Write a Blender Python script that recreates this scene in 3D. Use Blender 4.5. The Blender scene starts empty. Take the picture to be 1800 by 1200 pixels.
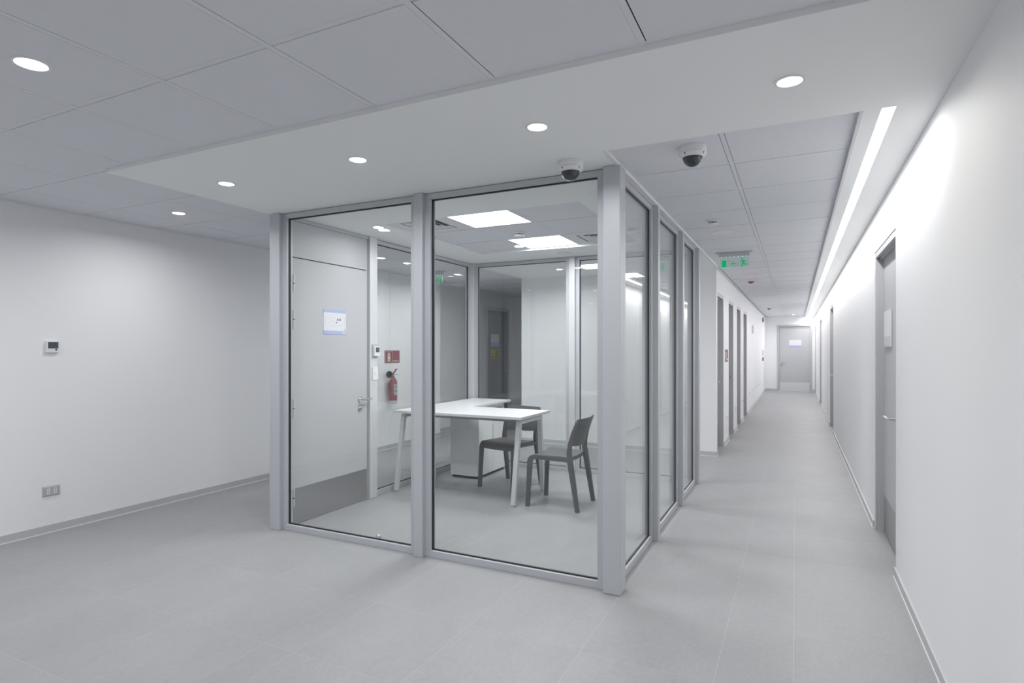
import bpy, bmesh, math, random
from mathutils import Vector, Matrix
random.seed(7)
SC = bpy.context.scene
COL = SC.collection
PI = math.pi

# ------------------------------------------------------------------ camera, world, light, exposure
cam_d = bpy.data.cameras.new('camera')
cam_d.sensor_width = 36.0
cam_d.lens = 1021.0 / 1800.0 * 36.0
cam_d.shift_y = 12.4 / 1800.0
cam_d.clip_start = 0.02
cam = bpy.data.objects.new('camera', cam_d)
COL.objects.link(cam)
cam.location = (0, 0, 1.4114)
cam.rotation_euler = (PI / 2, 0, 0.4547)
SC.camera = cam

world = bpy.data.worlds.new('world')
SC.world = world
world.use_nodes = True
world.node_tree.nodes['Background'].inputs[0].default_value = (0.80, 0.84, 0.90, 1)
world.node_tree.nodes['Background'].inputs[1].default_value = 0.02

SC.view_settings.view_transform = 'Standard'
SC.view_settings.look = 'None'
SC.view_settings.exposure = 0.0
SC.view_settings.gamma = 1.0
SC.view_settings.use_curve_mapping = False
SC.cycles.use_denoising = True
SC.cycles.use_adaptive_sampling = True
SC.cycles.adaptive_threshold = 0.02
SC.cycles.max_bounces = 9
SC.cycles.diffuse_bounces = 7
SC.cycles.glossy_bounces = 5
SC.cycles.transparent_max_bounces = 24
SC.cycles.sample_clamp_indirect = 6.0
SC.cycles.caustics_reflective = False
SC.cycles.caustics_refractive = False

P_DOWN = 7.3        # watts of one downlight
P_TROFFER = 22.0     # watts of one ceiling panel
P_STRIP = 104.0      # watts of the corridor line of light
COOL = (0.97, 0.982, 1.0)
NEUTRAL = (1.0, 0.988, 0.982)
WARM = (1.0, 0.93, 0.80)

T = 2.4835          # underside of the lay-in tiles
S = 2.4635          # underside of the plasterboard soffit

# ------------------------------------------------------------------ materials
def new_mat(name):
    m = bpy.data.materials.new(name)
    m.use_nodes = True
    nt = m.node_tree
    nt.nodes.clear()
    out = nt.nodes.new('ShaderNodeOutputMaterial')
    return m, nt, out

def principled(name, col, rough=0.5, metal=0.0, noise=0.0, scale=8.0, bump=0.0, bscale=200.0, spec=0.5, emit=None, estr=0.0, stretch=None):
    m, nt, out = new_mat(name)
    b = nt.nodes.new('ShaderNodeBsdfPrincipled')
    b.inputs['Base Color'].default_value = (*col, 1)
    b.inputs['Roughness'].default_value = rough
    b.inputs['Metallic'].default_value = metal
    b.inputs['Specular IOR Level'].default_value = spec
    if emit:
        b.inputs['Emission Color'].default_value = (*emit, 1)
        b.inputs['Emission Strength'].default_value = estr
    if noise or bump:
        geo = nt.nodes.new('ShaderNodeNewGeometry')
        src = geo.outputs['Position']
        if stretch:
            mp = nt.nodes.new('ShaderNodeMapping')
            mp.inputs['Scale'].default_value = stretch
            nt.links.new(src, mp.inputs['Vector'])
            src = mp.outputs['Vector']
    if noise:
        n = nt.nodes.new('ShaderNodeTexNoise')
        n.inputs['Scale'].default_value = scale
        n.inputs['Detail'].default_value = 4
        nt.links.new(src, n.inputs['Vector'])
        r = nt.nodes.new('ShaderNodeMapRange')
        r.inputs[3].default_value = 1 - noise
        r.inputs[4].default_value = 1 + noise
        nt.links.new(n.outputs['Fac'], r.inputs[0])
        mx = nt.nodes.new('ShaderNodeVectorMath')
        mx.operation = 'SCALE'
        mx.inputs[0].default_value = col
        nt.links.new(r.outputs[0], mx.inputs['Scale'])
        nt.links.new(mx.outputs['Vector'], b.inputs['Base Color'])
    if bump:
        n2 = nt.nodes.new('ShaderNodeTexNoise')
        n2.inputs['Scale'].default_value = bscale
        nt.links.new(src, n2.inputs['Vector'])
        bp = nt.nodes.new('ShaderNodeBump')
        bp.inputs['Strength'].default_value = bump
        bp.inputs['Distance'].default_value = 0.002
        nt.links.new(n2.outputs['Fac'], bp.inputs['Height'])
        nt.links.new(bp.outputs['Normal'], b.inputs['Normal'])
    nt.links.new(b.outputs[0], out.inputs[0])
    return m

def emission(name, col, strength):
    m, nt, out = new_mat(name)
    e = nt.nodes.new('ShaderNodeEmission')
    e.inputs[0].default_value = (*col, 1)
    e.inputs[1].default_value = strength
    nt.links.new(e.outputs[0], out.inputs[0])
    return m

def glass_mat(name, tint, f0=0.035):
    m, nt, out = new_mat(name)
    lw = nt.nodes.new('ShaderNodeLayerWeight')
    lw.inputs['Blend'].default_value = 0.5
    p = nt.nodes.new('ShaderNodeMath'); p.operation = 'POWER'
    p.inputs[1].default_value = 5.0
    nt.links.new(lw.outputs['Facing'], p.inputs[0])
    ma = nt.nodes.new('ShaderNodeMath'); ma.operation = 'MULTIPLY_ADD'
    ma.inputs[1].default_value = 1 - f0
    ma.inputs[2].default_value = f0
    nt.links.new(p.outputs[0], ma.inputs[0])
    tr = nt.nodes.new('ShaderNodeBsdfTransparent')
    tr.inputs[0].default_value = (*tint, 1)
    gl = nt.nodes.new('ShaderNodeBsdfGlossy')
    gl.inputs['Roughness'].default_value = 0.0
    gl.inputs['Color'].default_value = (1, 1, 1, 1)
    mix = nt.nodes.new('ShaderNodeMixShader')
    nt.links.new(ma.outputs[0], mix.inputs[0])
    nt.links.new(tr.outputs[0], mix.inputs[1])
    nt.links.new(gl.outputs[0], mix.inputs[2])
    nt.links.new(mix.outputs[0], out.inputs[0])
    return m

def floor_mat():
    m, nt, out = new_mat('stone_tile')
    N = nt.nodes.new
    L = nt.links.new
    geo = N('ShaderNodeNewGeometry')
    info = N('ShaderNodeObjectInfo')
    off = N('ShaderNodeVectorMath'); off.operation = 'SCALE'
    off.inputs[0].default_value = (13.0, 7.0, 3.0)
    L(info.outputs['Random'], off.inputs['Scale'])
    add = N('ShaderNodeVectorMath'); add.operation = 'ADD'
    L(geo.outputs['Position'], add.inputs[0]); L(off.outputs[0], add.inputs[1])
    mp = N('ShaderNodeMapping'); mp.inputs['Scale'].default_value = (1.6, 0.8, 1)
    L(add.outputs[0], mp.inputs['Vector'])
    n1 = N('ShaderNodeTexNoise'); n1.inputs['Scale'].default_value = 2.2; n1.inputs['Detail'].default_value = 6; n1.inputs['Roughness'].default_value = 0.6
    L(mp.outputs[0], n1.inputs['Vector'])
    n2 = N('ShaderNodeTexNoise'); n2.inputs['Scale'].default_value = 34; n2.inputs['Detail'].default_value = 5; n2.inputs['Roughness'].default_value = 0.7
    L(mp.outputs[0], n2.inputs['Vector'])
    n3 = N('ShaderNodeTexNoise'); n3.inputs['Scale'].default_value = 70; n3.inputs['Detail'].default_value = 2
    L(add.outputs[0], n3.inputs['Vector'])
    r1 = N('ShaderNodeMapRange'); r1.inputs[1].default_value = 0.3; r1.inputs[2].default_value = 0.7; r1.inputs[3].default_value = 0.96; r1.inputs[4].default_value = 1.04
    L(n1.outputs['Fac'], r1.inputs[0])
    r2 = N('ShaderNodeMapRange'); r2.inputs[1].default_value = 0.3; r2.inputs[2].default_value = 0.7; r2.inputs[3].default_value = 0.95; r2.inputs[4].default_value = 1.05
    L(n2.outputs['Fac'], r2.inputs[0])
    r3 = N('ShaderNodeMapRange'); r3.inputs[1].default_value = 0.66; r3.inputs[2].default_value = 0.72; r3.inputs[3].default_value = 1.0; r3.inputs[4].default_value = 1.16
    L(n3.outputs['Fac'], r3.inputs[0])
    r4 = N('ShaderNodeMapRange'); r4.inputs[3].default_value = 0.992; r4.inputs[4].default_value = 1.008
    L(info.outputs['Random'], r4.inputs[0])
    m1 = N('ShaderNodeMath'); m1.operation = 'MULTIPLY'; L(r1.outputs[0], m1.inputs[0]); L(r2.outputs[0], m1.inputs[1])
    m2 = N('ShaderNodeMath'); m2.operation = 'MULTIPLY'; L(m1.outputs[0], m2.inputs[0]); L(r3.outputs[0], m2.inputs[1])
    m3 = N('ShaderNodeMath'); m3.operation = 'MULTIPLY'; L(m2.outputs[0], m3.inputs[0]); L(r4.outputs[0], m3.inputs[1])
    col = N('ShaderNodeVectorMath'); col.operation = 'SCALE'; col.inputs[0].default_value = FLOOR_COL
    L(m3.outputs[0], col.inputs['Scale'])
    b = N('ShaderNodeBsdfPrincipled')
    L(col.outputs[0], b.inputs['Base Color'])
    b.inputs['Roughness'].default_value = 0.48
    b.inputs['Specular IOR Level'].default_value = 0.4
    bp = N('ShaderNodeBump'); bp.inputs['Strength'].default_value = 0.15; bp.inputs['Distance'].default_value = 0.001
    L(n2.outputs['Fac'], bp.inputs['Height']); L(bp.outputs[0], b.inputs['Normal'])
    L(b.outputs[0], out.inputs[0])
    return m

FLOOR_COL = (0.338, 0.34, 0.347)
M = {}
M['wall'] = principled('white_wall_paint', (0.884, 0.886, 0.896), 0.55, noise=0.012, scale=1.5, bump=0.04, bscale=260, spec=0.3)
M['soffit'] = principled('white_soffit_paint', (0.875, 0.885, 0.882), 0.7, noise=0.01, scale=2, spec=0.2)
M['tile'] = principled('ceiling_tile_board', (0.74, 0.745, 0.785), 0.85, noise=0.02, scale=30, bump=0.12, bscale=420, spec=0.2)
M['tbar'] = principled('ceiling_bar_enamel', (0.735, 0.745, 0.775), 0.6, noise=0.01, scale=5)
M['void'] = principled('ceiling_void_board', (0.06, 0.06, 0.065), 0.9, noise=0.05, scale=6)
M['floor'] = floor_mat()
M['grout'] = principled('pale_grout', (0.47, 0.47, 0.47), 0.9, noise=0.05, scale=60)
M['alu'] = principled('grey_powder_coat', (0.54, 0.555, 0.585), 0.42, metal=0.1, noise=0.015, scale=3, bump=0.02, bscale=600)
M['alu_light'] = principled('anodised_aluminium', (0.68, 0.69, 0.71), 0.35, metal=0.2, noise=0.015, scale=3)
M['base'] = principled('satin_skirting', (0.56, 0.57, 0.58), 0.4, metal=0.1, noise=0.02, scale=5)
M['seal'] = principled('white_sealant', (0.85, 0.85, 0.84), 0.6, noise=0.02, scale=30)
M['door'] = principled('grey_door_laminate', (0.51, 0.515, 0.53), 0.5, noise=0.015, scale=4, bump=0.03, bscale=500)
M['door_shaded'] = principled('shaded_grey_door_laminate', (0.25, 0.254, 0.262), 0.5, noise=0.02, scale=4)  # darker copy of the door laminate; shade on these leaves put into the colour
M['jamb'] = principled('grey_door_frame_paint', (0.52, 0.525, 0.54), 0.4, metal=0.1, noise=0.015, scale=4)
M['steel'] = principled('brushed_steel', (0.40, 0.40, 0.40), 0.32, metal=0.75, noise=0.06, scale=14, stretch=(1, 1, 9))
M['chrome'] = principled('satin_chrome', (0.66, 0.66, 0.67), 0.22, metal=0.95, noise=0.01, scale=6)
M['gasket'] = principled('black_rubber', (0.012, 0.012, 0.014), 0.5, noise=0.05, scale=40)
M['glass'] = glass_mat('clear_glass', (0.978, 0.988, 0.985))
M['desk'] = principled('white_melamine', (0.72, 0.725, 0.735), 0.35, noise=0.008, scale=10)
M['desk_edge'] = principled('white_edge_banding', (0.64, 0.65, 0.66), 0.4, noise=0.008, scale=10)
M['desk_leg'] = principled('silver_painted_steel', (0.66, 0.67, 0.69), 0.35, metal=0.2, noise=0.01, scale=10)
M['desk_beam'] = principled('grey_steel_beam', (0.30, 0.31, 0.32), 0.4, metal=0.3, noise=0.02, scale=10)
M['cab'] = principled('white_cabinet_laminate', (0.78, 0.79, 0.80), 0.35, noise=0.008, scale=10)
M['black'] = principled('black_plastic', (0.02, 0.02, 0.022), 0.4, noise=0.05, scale=20)
M['dome'] = principled('smoked_polycarbonate', (0.012, 0.012, 0.015), 0.06, noise=0.02, scale=10)
M['chair'] = principled('charcoal_plastic', (0.095, 0.096, 0.099), 0.5, noise=0.03, scale=40, bump=0.08, bscale=900)
M['white_plastic'] = principled('white_plastic', (0.78, 0.79, 0.80), 0.4, noise=0.01, scale=20)
M['grey_plastic'] = principled('silver_grey_plastic', (0.45, 0.46, 0.475), 0.4, noise=0.02, scale=20)
M['lcd'] = principled('dim_screen', (0.075, 0.09, 0.095), 0.15, noise=0.05, scale=40)
M['red'] = principled('red_enamel', (0.29, 0.045, 0.065), 0.35, noise=0.02, scale=20)
M['red_sign'] = principled('red_sign_print', (0.27, 0.048, 0.078), 0.5, noise=0.02, scale=20)
M['cream'] = principled('luminous_cream_print', (0.78, 0.80, 0.62), 0.5, noise=0.02, scale=30)
M['horn'] = principled('grey_black_horn', (0.07, 0.075, 0.078), 0.5, noise=0.05, scale=20)
M['label'] = principled('grey_label_print', (0.42, 0.44, 0.42), 0.5, noise=0.03, scale=40)
M['paper'] = principled('white_paper', (0.76, 0.76, 0.79), 0.5, noise=0.01, scale=10)
M['blue'] = principled('pale_blue_print', (0.40, 0.47, 0.72), 0.5, noise=0.02, scale=10)
M['ink'] = principled('grey_ink', (0.16, 0.18, 0.19), 0.6, noise=0.03, scale=30)
M['faint'] = principled('faint_grey_ink', (0.62, 0.63, 0.65), 0.6, noise=0.03, scale=30)
M['yellow'] = principled('yellow_sign_print', (0.55, 0.46, 0.05), 0.5, noise=0.02, scale=20)
M['lens'] = emission('lit_lens', (1.0, 1.0, 1.0), 9.0)
M['lens_warm'] = emission('lit_warm_lens', (1.0, 0.98, 0.90), 9.0)
M['panel'] = emission('lit_panel', (0.98, 0.99, 1.0), 3.2)
M['green'] = emission('lit_green_print', (0.0, 0.42, 0.13), 1.0)
M['led'] = emission('lit_white_diode', (0.75, 1.0, 0.92), 2.0)
M['edge_glow'] = emission('lit_acrylic_edge', (0.45, 0.85, 0.70), 0.75)
M['acrylic'] = glass_mat('clear_acrylic', (0.90, 0.96, 0.94), 0.05)

# ------------------------------------------------------------------ mesh helpers
ORG = {}      # world position of each object's origin (unrotated things only)

class MB:
    def __init__(self):
        self.bm = bmesh.new()
    def box(self, a, b, bev=0.0):
        lo = [min(a[i], b[i]) for i in range(3)]
        hi = [max(a[i], b[i]) for i in range(3)]
        r = bmesh.ops.create_cube(self.bm, size=1.0)
        vs = r['verts']
        for v in vs:
            v.co = Vector([lo[i] + (v.co[i] + 0.5) * (hi[i] - lo[i]) for i in range(3)])
        if bev:
            es = list({e for v in vs for e in v.link_edges})
            bmesh.ops.bevel(self.bm, geom=es, offset=bev, segments=2, affect='EDGES', profile=0.5)
        return self
    def cyl(self, p0, p1, r0, r1=None, seg=20, caps=True):
        r1 = r0 if r1 is None else r1
        p0, p1 = Vector(p0), Vector(p1)
        ax = (p1 - p0).normalized()
        u = ax.orthogonal().normalized(); w = ax.cross(u)
        A = []; B = []
        for i in range(seg):
            t = 2 * PI * i / seg
            d = u * math.cos(t) + w * math.sin(t)
            A.append(self.bm.verts.new(p0 + d * r0)); B.append(self.bm.verts.new(p1 + d * r1))
        for i in range(seg):
            j = (i + 1) % seg
            self.bm.faces.new((A[i], A[j], B[j], B[i]))
        if caps:
            self.bm.faces.new(A[::-1]); self.bm.faces.new(B)
        return self
    def lathe(self, prof, base, ax=(0, 0, 1), seg=28):
        base = Vector(base); ax = Vector(ax).normalized()
        u = ax.orthogonal().normalized(); w = ax.cross(u)
        rings = []
        for r, h in prof:
            if r < 1e-6:
                rings.append([self.bm.verts.new(base + ax * h)])
            else:
                rings.append([self.bm.verts.new(base + ax * h + (u * math.cos(2 * PI * i / seg) + w * math.sin(2 * PI * i / seg)) * r) for i in range(seg)])
        for A, B in zip(rings, rings[1:]):
            for i in range(seg):
                j = (i + 1) % seg
                if len(A) == 1 and len(B) == 1: continue
                if len(A) == 1: self.bm.faces.new((A[0], B[j], B[i]))
                elif len(B) == 1: self.bm.faces.new((A[i], A[j], B[0]))
                else: self.bm.faces.new((A[i], A[j], B[j], B[i]))
        return self
    def sweep(self, pts, hx, hn, side=(1, 0, 0)):
        """box section along pts: half width hx along side, half depth hn across"""
        pts = [Vector(p) for p in pts]; side = Vector(side).normalized()
        if not isinstance(hx, (list, tuple)): hx = [hx] * len(pts)
        if not isinstance(hn, (list, tuple)): hn = [hn] * len(pts)
        rings = []
        for i, p in enumerate(pts):
            d = (pts[min(i + 1, len(pts) - 1)] - pts[max(i - 1, 0)]).normalized()
            n = d.cross(side).normalized()
            rings.append([self.bm.verts.new(p + side * sx * hx[i] + n * sn * hn[i]) for sx, sn in ((-1, -1), (1, -1), (1, 1), (-1, 1))])
        for A, B in zip(rings, rings[1:]):
            for i in range(4):
                j = (i + 1) % 4
                self.bm.faces.new((A[i], A[j], B[j], B[i]))
        self.bm.faces.new(rings[0][::-1]); self.bm.faces.new(rings[-1])
        return self
    def poly(self, pts, ext):
        """flat polygon pts (3D) extruded by vector ext"""
        ext = Vector(ext)
        A = [self.bm.verts.new(Vector(p)) for p in pts]
        B = [self.bm.verts.new(Vector(p) + ext) for p in pts]
        n = len(A)
        self.bm.faces.new(A[::-1]); self.bm.faces.new(B)
        for i in range(n):
            j = (i + 1) % n
            self.bm.faces.new((A[i], A[j], B[j], B[i]))
        return self
    def build(self, name, mat, parent=None, smooth=False, local=False):
        bmesh.ops.recalc_face_normals(self.bm, faces=self.bm.faces[:])
        if parent is not None:
            o = Vector((0, 0, 0)) if local else ORG[parent]
        else:
            xs = [v.co for v in self.bm.verts]
            o = Vector(((min(v.x for v in xs) + max(v.x for v in xs)) / 2, (min(v.y for v in xs) + max(v.y for v in xs)) / 2, min(v.z for v in xs)))
        for v in self.bm.verts: v.co -= o
        me = bpy.data.meshes.new(name)
        self.bm.to_mesh(me); self.bm.free()
        me.materials.append(M[mat])
        if smooth:
            me.shade_smooth()
            me.set_sharp_from_angle(angle=math.radians(38))
        ob = bpy.data.objects.new(name, me)
        COL.objects.link(ob)
        if parent is not None:
            ob.parent = parent; ORG[ob] = ORG.get(parent, Vector())
        else:
            ob.location = o; ORG[ob] = o
        return ob

def box(name, a, b, mat, parent=None, bev=0.0):
    return MB().box(a, b, bev).build(name, mat, parent)

def tag(o, label, cat, group=None, kind=None):
    o['label'] = label; o['category'] = cat
    if group: o['group'] = group
    if kind: o['kind'] = kind
    return o

def thing(name, label, cat, loc, rz=0.0, group=None, kind=None):
    o = bpy.data.objects.new(name, None)
    o.empty_display_size = 0.1
    COL.objects.link(o)
    o.location = loc; o.rotation_euler = (0, 0, rz)
    ORG[o] = Vector(loc)
    return tag(o, label, cat, group, kind)

def area_light(name, loc, parent, power, size, col=COOL, shape='DISK', size_y=None, spread=PI):
    d = bpy.data.lights.new(name, 'AREA')
    d.shape = shape; d.size = size
    if size_y: d.size_y = size_y
    d.energy = power; d.color = col; d.spread = spread
    o = bpy.data.objects.new(name, d)
    COL.objects.link(o)
    o.parent = parent
    o.location = Vector(loc) - ORG[parent]
    return o

def text_mesh(txt, size):
    cu = bpy.data.curves.new('lettering', 'FONT')
    cu.body = txt; cu.size = size; cu.extrude = 0.0004; cu.align_x = 'LEFT'
    o = bpy.data.objects.new('lettering', cu)
    COL.objects.link(o)
    dg = bpy.context.evaluated_depsgraph_get()
    me = bpy.data.meshes.new_from_object(o.evaluated_get(dg))
    bpy.data.objects.remove(o)
    return me

def lettering(name, txt, size, origin, right, up, mat, parent):
    me = text_mesh(txt, size)
    right, up = Vector(right), Vector(up)
    nrm = right.cross(up)
    org = Vector(origin) - ORG[parent]
    for v in me.vertices:
        v.co = org + right * v.co.x + up * v.co.y + nrm * v.co.z
    me.materials.clear(); me.materials.append(M[mat])
    ob = bpy.data.objects.new(name, me)
    COL.objects.link(ob); ob.parent = parent; ORG[ob] = ORG[parent]
    return ob

# ------------------------------------------------------------------ floor
floor = box('floor', (-5.6, -3.7, -0.06), (0.85, 21.75, -0.0003), 'grout')
tag(floor, 'grey stone tile floor with pale thin joints running into the corridor', 'floor', kind='structure')
TILE_MESH = {}
def shared_slab(name, key, w, l, z0, z1, mat, cx, cy, parent, cache, bev=0.0):
    k = (key, round(w, 3), round(l, 3))
    if k not in cache:
        o = MB().box((-w / 2, -l / 2, z0), (w / 2, l / 2, z1), bev).build(name, mat, None)
        cache[k] = o.data
        for v in o.data.vertices: v.co.z += z0
    else:
        o = bpy.data.objects.new(name, cache[k]); COL.objects.link(o)
    o.parent = parent
    o.location = Vector((cx, cy, 0)) - ORG[parent]
    ORG[o] = Vector((cx, cy, 0))
    return o
fx = [-5.15, -4.69, -4.09, -3.49, -2.89, -2.285, -2.095, -1.50, -0.905, -0.315, -0.010, 0.625]
fy0 = 1.98
ys = [fy0 + 0.595 * k for k in range(-3, 40)]
GAP = 0.0026
for i in range(len(fx) - 1):
    x0, x1 = fx[i], fx[i + 1]
    for k in range(len(ys) - 1):
        y0, y1 = ys[k], ys[k + 1]
        if x1 <= -0.905 + 1e-6 and y0 > 7.9: 
            if not (x1 < -3.4 and y0 < 10.9): continue
        if y0 > 21.4: continue
        xa_ = -1.03 if (abs(x0 + 0.905) < 1e-6 and y0 > 7.9) else x0
        y1c = min(y1, 21.5) if x1 > -0.9 else min(y1, 11.0 if x1 < -3.4 else 8.0)
        shared_slab('tile', 'floor', x1 - xa_ - GAP, y1c - y0 - GAP, -0.004, 0.0, 'floor', (xa_ + x1) / 2, (y0 + y1c) / 2, floor, TILE_MESH)

# ------------------------------------------------------------------ walls
wl = MB().box((-5.6, -3.6, 0), (-5.15, 7.9, 2.6)).box((-5.6, 7.9, 0), (-5.40, 11.15, 2.6)).build('wall_left', 'wall')
tag(wl, 'long white wall with thermostat and power outlet, stepping back at the passage', 'wall', kind='structure')
we = MB().box((-5.40, 11.0, 0), (-3.70, 11.15, 2.6)).build('wall_end', 'wall')
tag(we, 'short dim white wall closing the passage beyond the glass office', 'wall', kind='structure')

DH = 2.16
LD = [(8.10, 8.87), (9.55, 10.33), (10.95, 11.72), (12.38, 13.25)]
RD = [(4.27, 5.35), (10.97, 12.07), (15.90, 17.00), (20.25, 21.25)]
def wall_with_openings(xa, xb, xc, y0, y1, ops, mb):
    mb.box((xb, y0, 0), (xc, y1, 2.6))           # core behind the openings
    y = y0
    for a, b in ops:
        if a > y: mb.box((xa, y, 0), (xb, a, 2.6))
        mb.box((xa, a, DH), (xb, b, 2.6))
        y = b
    mb.box((xa, y, 0), (xb, y1, 2.6))
    return mb
wc = wall_with_openings(-0.935, -1.06, -3.75, 8.0, 21.5, LD, MB()).build('wall_center', 'wall')
tag(wc, 'white corridor wall with four narrow grey doors behind the glass office', 'wall', kind='structure')
wr = wall_with_openings(0.555, 0.69, 0.85, -3.6, 21.5, RD, MB()).build('wall_right', 'wall')
tag(wr, 'long white corridor wall washed by the line of light', 'wall', kind='structure')
wf = box('wall_far', (-1.1, 21.5, 0), (0.85, 21.65, 2.6), 'wall')
tag(wf, 'bright white end wall of the corridor around the grey door', 'wall', kind='structure')
wb = box('wall_back', (-5.6, -3.75, 0), (0.85, -3.6, 2.6), 'wall')
tag(wb, 'white wall behind the viewer closing the lobby', 'wall', kind='structure')

def baseboard(name, segs, label):
    """segs: (x0,y0,x1,y1,nx,ny) runs along a wall face with its outward normal"""
    m = MB(); s = MB()
    for x0, y0, x1, y1, nx, ny in segs:
        t = 0.012
        m.box((x0, y0, 0.008), (x1 + nx * t, y1 + ny * t, 0.062), 0.002)
        t = 0.015
        s.box((x0, y0, 0), (x1 + nx * t, y1 + ny * t, 0.008))
    o = m.build(name, 'base')
    s.build('sealant_strip', 'seal', o)
    return tag(o, label, 'baseboard', kind='structure')
baseboard('baseboard_left', [(-5.15, -3.6, -5.15, 7.9, 1, 0), (-5.40, 7.9, -5.40, 9.85, 1, 0), (-5.40, 10.85, -5.40, 11.0, 1, 0)], 'satin grey skirting along the long white wall with the thermostat')
segs = []; y = 8.0
for a, b in LD: segs.append((-0.935, y, -0.935, a, 1, 0)); y = b
segs.append((-0.935, y, -0.935, 21.5, 1, 0))
segs += [(-3.75, 8.0, -0.935, 8.0, 0, -1), (-3.75, 8.0, -3.75, 11.0, -1, 0)]
baseboard('baseboard_center', segs, 'satin grey skirting along the corridor wall with four narrow doors')
segs = []; y = -3.6
for a, b in RD: segs.append((0.555, y, 0.555, a, -1, 0)); y = b
segs.append((0.555, y, 0.555, 21.5, -1, 0))
baseboard('baseboard_right', segs, 'satin grey skirting along the wall under the line of light')
baseboard('baseboard_far', [(-0.935, 21.5, -0.56, 21.5, 0, -1), (0.49, 21.5, 0.555, 21.5, 0, -1)], 'satin grey skirting beside the corridor end door')

# ------------------------------------------------------------------ ceiling
ceiling = box('ceiling', (-5.6, -3.75, T + 0.035), (0.85, 21.65, T + 0.12), 'void')
tag(ceiling, 'white suspended ceiling of square tiles with smooth plaster bands', 'ceiling', kind='structure')
CT = {}
def ctile(x0, x1, y0, y1, sx=0.0022, sy=0.0022):
    if x1 - x0 < 0.05 or y1 - y0 < 0.05: return
    g = 0.0146
    shared_slab('tile', 'ceil', x1 - x0 - 2 * g, y1 - y0 - 2 * g, T, T + 0.016, 'tile', (x0 + x1) / 2 + sx, (y0 + y1) / 2 - sy, ceiling, CT)
def tbar(x0, y0, x1, y1):
    w = 0.012
    if abs(x1 - x0) < abs(y1 - y0): box('ceiling_bar', (x0 - w, y0, T + 0.0008), (x0 + w, y1, T + 0.0028), 'tbar', ceiling)
    else: box('ceiling_bar', (x0, y0 - w, T + 0.0030), (x1, y0 + w, T + 0.0048), 'tbar', ceiling)
gx = [-1.0847 - 0.6 * k for k in range(-2, 8)]           # 0.115 .. -5.285
gy = [1.4687 + 0.6 * j for j in range(-2, 17)]           # 0.269 ..
XS = -3.705; YS = 2.055
xcols = [0.555] + [x for x in gx if -5.15 < x < 0.555] + [-5.15]
for i in range(len(xcols) - 1):
    xr, xl = xcols[i], xcols[i + 1]
    for j in range(len(gy) - 1):
        y0, y1 = gy[j], gy[j + 1]
        if y0 >= 11.0: continue
        y1 = min(y1, 11.0)
        if y0 < YS - 0.03:
            ctile(xl, xr, y0, min(y1, YS) if xl > XS else y1)
        elif xr <= XS or xl < XS:
            ctile(xl, min(xr, XS), y0, y1)
for x in xcols[1:-1]:
    tbar(x, gy[0], x, YS if x > XS else 11.0)
tbar(XS - 0.012, YS, XS - 0.012, 11.0)
for y in gy[1:]:
    if y < YS - 0.03: tbar(-5.15, y, 0.555, y)
    elif y < 10.9: tbar(-5.15, y, XS, y)
tbar(-5.15 + 0.012, gy[0], -5.15 + 0.012, 7.9)
tbar(XS, YS - 0.012, 0.555, YS - 0.012)
# recess beyond the step in the wall
box('ceiling_strip', (-5.40, 7.9, T), (-5.16, 11.0, T + 0.016), 'tile', ceiling)
# plain ceiling behind the viewer
box('ceiling_panel', (-5.15, -3.6, T), (0.555, gy[0], T + 0.016), 'tile', ceiling)
# corridor field
CX = [-0.915, -0.335, 0.265]
cyn = [3.0] + [3.5835 + 0.6 * j for j in range(0, 30) if 3.5835 + 0.6 * j < 21.3] + [21.5]
for a, b in zip(CX, CX[1:]):
    for y0, y1 in zip(cyn, cyn[1:]): ctile(a, b, y0, y1, 0.0, 0.003)
tbar(CX[1], 3.0, CX[1], 21.5); tbar(CX[0] + 0.012, 3.0, CX[0] + 0.012, 21.5); tbar(CX[2] - 0.012, 3.0, CX[2] - 0.012, 21.5)
for y in cyn[1:-1]: tbar(CX[0], y, CX[2], y)
# office field
OX = [-3.17, -2.58, -1.99, -1.40]; OY = [3.95, 4.52, 5.11, 5.69]
for i in range(3):
    for j in range(3):
        if (i, j) in ((0, 0), (1, 0), (1, 2), (2, 2)): continue
        ctile(OX[i], OX[i + 1], OY[j], OY[j + 1])
for x in OX: tbar(x, OY[0], x, OY[3])
for y in OY: tbar(OX[0], y, OX[3], y)
# plaster soffit
sf = MB()
ZT = T + 0.035
SX0, SX1 = 0.338, 0.392      # slot of the line of light
sf.box((XS, YS, S), (0.555, 3.0, ZT))
sf.box((XS, 3.0, S), (CX[0], OY[0], ZT))
sf.box((XS, OY[0], S), (OX[0], OY[3], ZT)); sf.box((OX[3], OY[0], S), (CX[0], OY[3], ZT))
sf.box((XS, OY[3], S), (CX[0], 8.0, ZT))
sf.box((CX[2], 3.0, S), (SX0, 21.5, ZT)); sf.box((SX1, 3.0, S), (0.555, 21.5, ZT))
soff = sf.build('soffit', 'soffit', ceiling)
box('edge_trim', (CX[0] - 0.012, 3.0, S - 0.006), (CX[0] + 0.006, 21.5, S + 0.004), 'tbar', ceiling)
box('edge_trim', (CX[2] - 0.010, 3.0, S - 0.002), (CX[2] + 0.004, 21.5, T + 0.004), 'alu_light', ceiling)

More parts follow.
